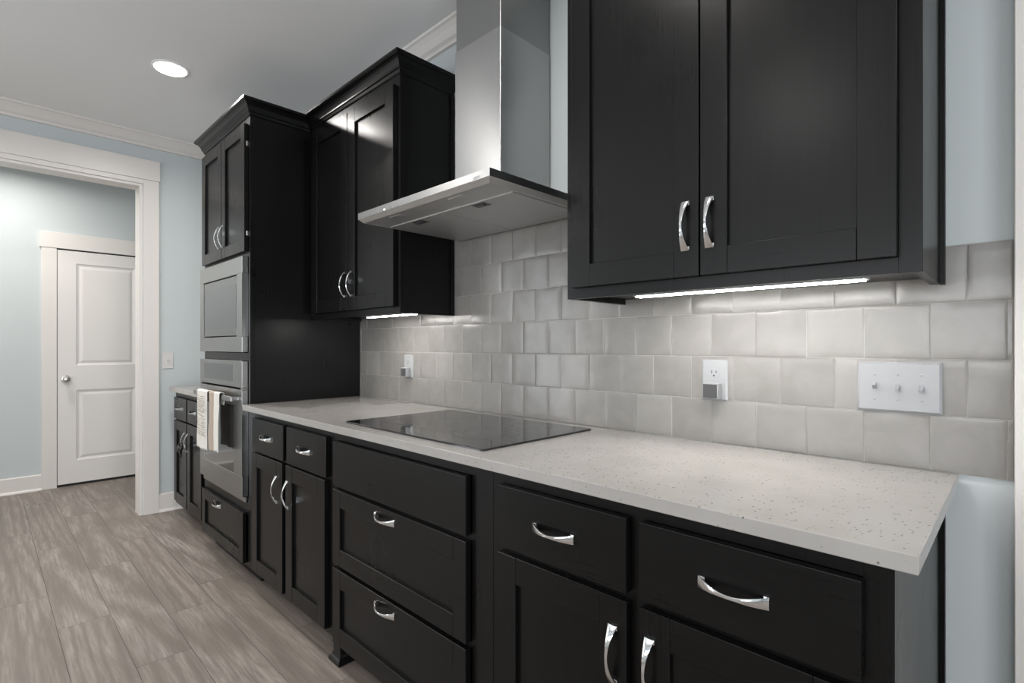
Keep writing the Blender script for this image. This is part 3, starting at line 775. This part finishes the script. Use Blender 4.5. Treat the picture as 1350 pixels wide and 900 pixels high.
def text(name, body, loc, size, parent, m, rot=(R(90), 0, 0), ext=0.0003):
    cu = bpy.data.curves.new(name, 'FONT'); cu.body = body; cu.size = size; cu.extrude = ext; cu.align_x = 'CENTER'; cu.align_y = 'CENTER'
    cu.materials.append(m)
    tmp = bpy.data.objects.new('tmp', cu); me = bpy.data.meshes.new_from_object(tmp); me.name = name; bpy.data.objects.remove(tmp)
    o = bpy.data.objects.new(name, me); COL.objects.link(o); o.rotation_euler = rot
    w = Vector((0, 0, 0)); p = parent
    while p: w += p.location; p = p.parent
    o.parent = parent; o.location = Vector(loc) - w
    return o
text('logo', 'ZLINE', (-1.165, HY - 0.0006, 1.7105), 0.012, can, M['mark'])

# ------------------------------------------------------------ outlets and switches
def plate(bm, x0, x1, z0, z1, y, d=0.006, b=0.005):
    rings = []
    for ins, yy in ((0, y), (0, y - 0.0012), (b, y - d), (b + 0.002, y - d)):
        rings.append([bm.verts.new(v) for v in ((x0 + ins, yy, z0 + ins), (x1 - ins, yy, z0 + ins), (x1 - ins, yy, z1 - ins), (x0 + ins, yy, z1 - ins))])
    for p, q in zip(rings, rings[1:]):
        for k in range(4): bm.faces.new((p[k], p[(k + 1) % 4], q[(k + 1) % 4], q[k]))
    bm.faces.new(rings[-1]); bm.faces.new(rings[0][::-1])
PY = -0.0012
def outlet(x0, x1, z0, z1, label, plugx, label2):
    t = thing('outlet', label, 'outlet', ((x0 + x1) / 2, 0, z0), 'double outlets on the tiles')
    bm = bmesh.new(); plate(bm, x0, x1, z0, z1, PY); obj('cover_plate', bm, M['plastic'], t)
    cx = (x0 + x1) / 2; zc = (z0 + z1) / 2
    for s in (1, -1):
        z = zc + s * 0.0205
        bm = bmesh.new(); lathe(bm, (cx, PY - 0.0055, z), (0, -1, 0), [(0, 0.0165), (0.0012, 0.0165), (0.0018, 0.0158)], 28)
        for v in bm.verts: v.co.z = max(z - 0.0135, min(z + 0.0135, v.co.z))
        soc = obj('socket', bm, M['plastic'], t)
        bm = bmesh.new(); yy = PY - 0.0074
        bx(bm, cx - 0.0078, cx - 0.0056, yy - 0.0002, yy + 0.0004, z - 0.001, z + 0.008); bx(bm, cx + 0.0056, cx + 0.0078, yy - 0.0002, yy + 0.0004, z, z + 0.007)
        cyl(bm, (cx, yy + 0.0004, z - 0.0075), (cx, yy - 0.0002, z - 0.0075), 0.0027, n=12)
        obj('slots', bm, M['slot'], soc)
    bm = bmesh.new(); lathe(bm, (cx, PY - 0.0055, zc), (0, -1, 0), [(0, 0.003), (0.001, 0.003), (0.0014, 0.002)], 14); obj('screw', bm, M['plastic'], t)
    p = thing('plug_in_light', label2, 'night light', (plugx, 0, z0), 'grey fronted plug-in lights')
    bm = bmesh.new(); bx(bm, plugx, plugx + 0.048, PY - 0.034, PY - 0.0078, z0 + 0.006, z0 + 0.052, 0.003, 3); obj('body', bm, M['plastic'], p, True)
    bm = bmesh.new(); bx(bm, plugx + 0.0025, plugx + 0.0455, PY - 0.0348, PY - 0.0335, z0 + 0.0085, z0 + 0.0495, 0.0005); obj('front_panel', bm, M['plastic_grey'], p)
outlet(-0.704, -0.625, 1.043, 1.166, 'white double outlet on the tiles under the right upper cabinet', -0.689, 'small grey fronted plug-in light in the outlet near the wall switches')
outlet(-2.318, -2.240, 1.043, 1.162, 'white double outlet on the tiles behind the cooktop, near the tower', -2.306, 'small grey fronted plug-in light in the far outlet left of the cooktop')

def toggle(parent, cx, zc, y, axis='y', up=True):
    bm = bmesh.new()
    z0, z1 = zc - 0.0115, zc + 0.0115
    bx(bm, cx - 0.0055, cx + 0.0055, y - 0.001, y + 0.001, z0, z1, 0.0003)
    s = 1 if up else -1
    v = [(-0.0042, 0, -0.006 * s), (0.0042, 0, -0.006 * s), (0.0042, 0, 0.007 * s), (-0.0042, 0, 0.007 * s),
         (-0.0036, -0.012, 0.004 * s), (0.0036, -0.012, 0.004 * s), (0.0036, -0.010, 0.0105 * s), (-0.0036, -0.010, 0.0105 * s)]
    vs = [bm.verts.new((cx + a, y - 0.001 + b, zc + c_)) for a, b, c_ in v]
    for f in ((0, 3, 2, 1), (4, 5, 6, 7), (0, 1, 5, 4), (1, 2, 6, 5), (2, 3, 7, 6), (3, 0, 4, 7)): bm.faces.new([vs[i] for i in f])
    return obj('toggle', bm, M['plastic'], parent)
t = thing('light_switch', 'white three toggle switch plate on the tiles near the right casing', 'light switch', (-0.2135, 0, 1.046))
bm = bmesh.new(); plate(bm, -0.297, -0.130, 1.046, 1.168, PY, 0.0065, 0.005); obj('cover_plate', bm, M['plastic'], t)
for cx, up in ((-0.2595, True), (-0.2135, False), (-0.1675, False)):
    toggle(t, cx, 1.107, PY - 0.006, up=up)
    for s in (-1, 1):
        bm = bmesh.new(); lathe(bm, (cx, PY - 0.006, 1.107 + s * 0.030), (0, -1, 0), [(0, 0.0034), (0.001, 0.0034), (0.0016, 0.0022)], 14); obj('screw', bm, M['plastic'], t)
# single switch on the end wall
t = thing('light_switch', 'white single toggle switch plate on the blue end wall by the opening', 'light switch', (LX, -0.60, 1.037))
bm = bmesh.new()
rings = []
for ins, xx in ((0, LX + 0.0005), (0, LX + 0.002), (0.004, LX + 0.006), (0.005, LX + 0.006)):
    rings.append([bm.verts.new(v) for v in ((xx, -0.637 + ins, 1.040 + ins), (xx, -0.565 - ins, 1.040 + ins), (xx, -0.565 - ins, 1.162 - ins), (xx, -0.637 + ins, 1.162 - ins))])
for p, q in zip(rings, rings[1:]):
    for k in range(4): bm.faces.new((p[k], p[(k + 1) % 4], q[(k + 1) % 4], q[k]))
bm.faces.new(rings[-1]); bm.faces.new(rings[0][::-1])
obj('cover_plate', bm, M['plastic_brightened'], t)
bm = bmesh.new(); bx(bm, LX + 0.0055, LX + 0.008, -0.607, -0.595, 1.089, 1.113); bx(bm, LX + 0.007, LX + 0.018, -0.605, -0.597, 1.101, 1.109); obj('toggle', bm, M['plastic_brightened'], t)

# ------------------------------------------------------------ recessed ceiling lamp
t = thing('recessed_light', 'round lit recessed lamp in the ceiling', 'ceiling light', (CANS[0][0], CANS[0][1], CEIL))
bm = bmesh.new(); lathe(bm, (CANS[0][0], CANS[0][1], CEIL - 0.0005), (0, 0, -1), [(0, 0.090), (0.003, 0.089), (0.005, 0.080), (0.005, 0.076)], 48); obj('trim_ring', bm, M['ceiling'], t, True)
bm = bmesh.new(); cyl(bm, (CANS[0][0], CANS[0][1], CEIL - 0.0058), (CANS[0][0], CANS[0][1], CEIL - 0.0085), 0.076, 0.074, 48); obj('lens', bm, M['lens'], t)
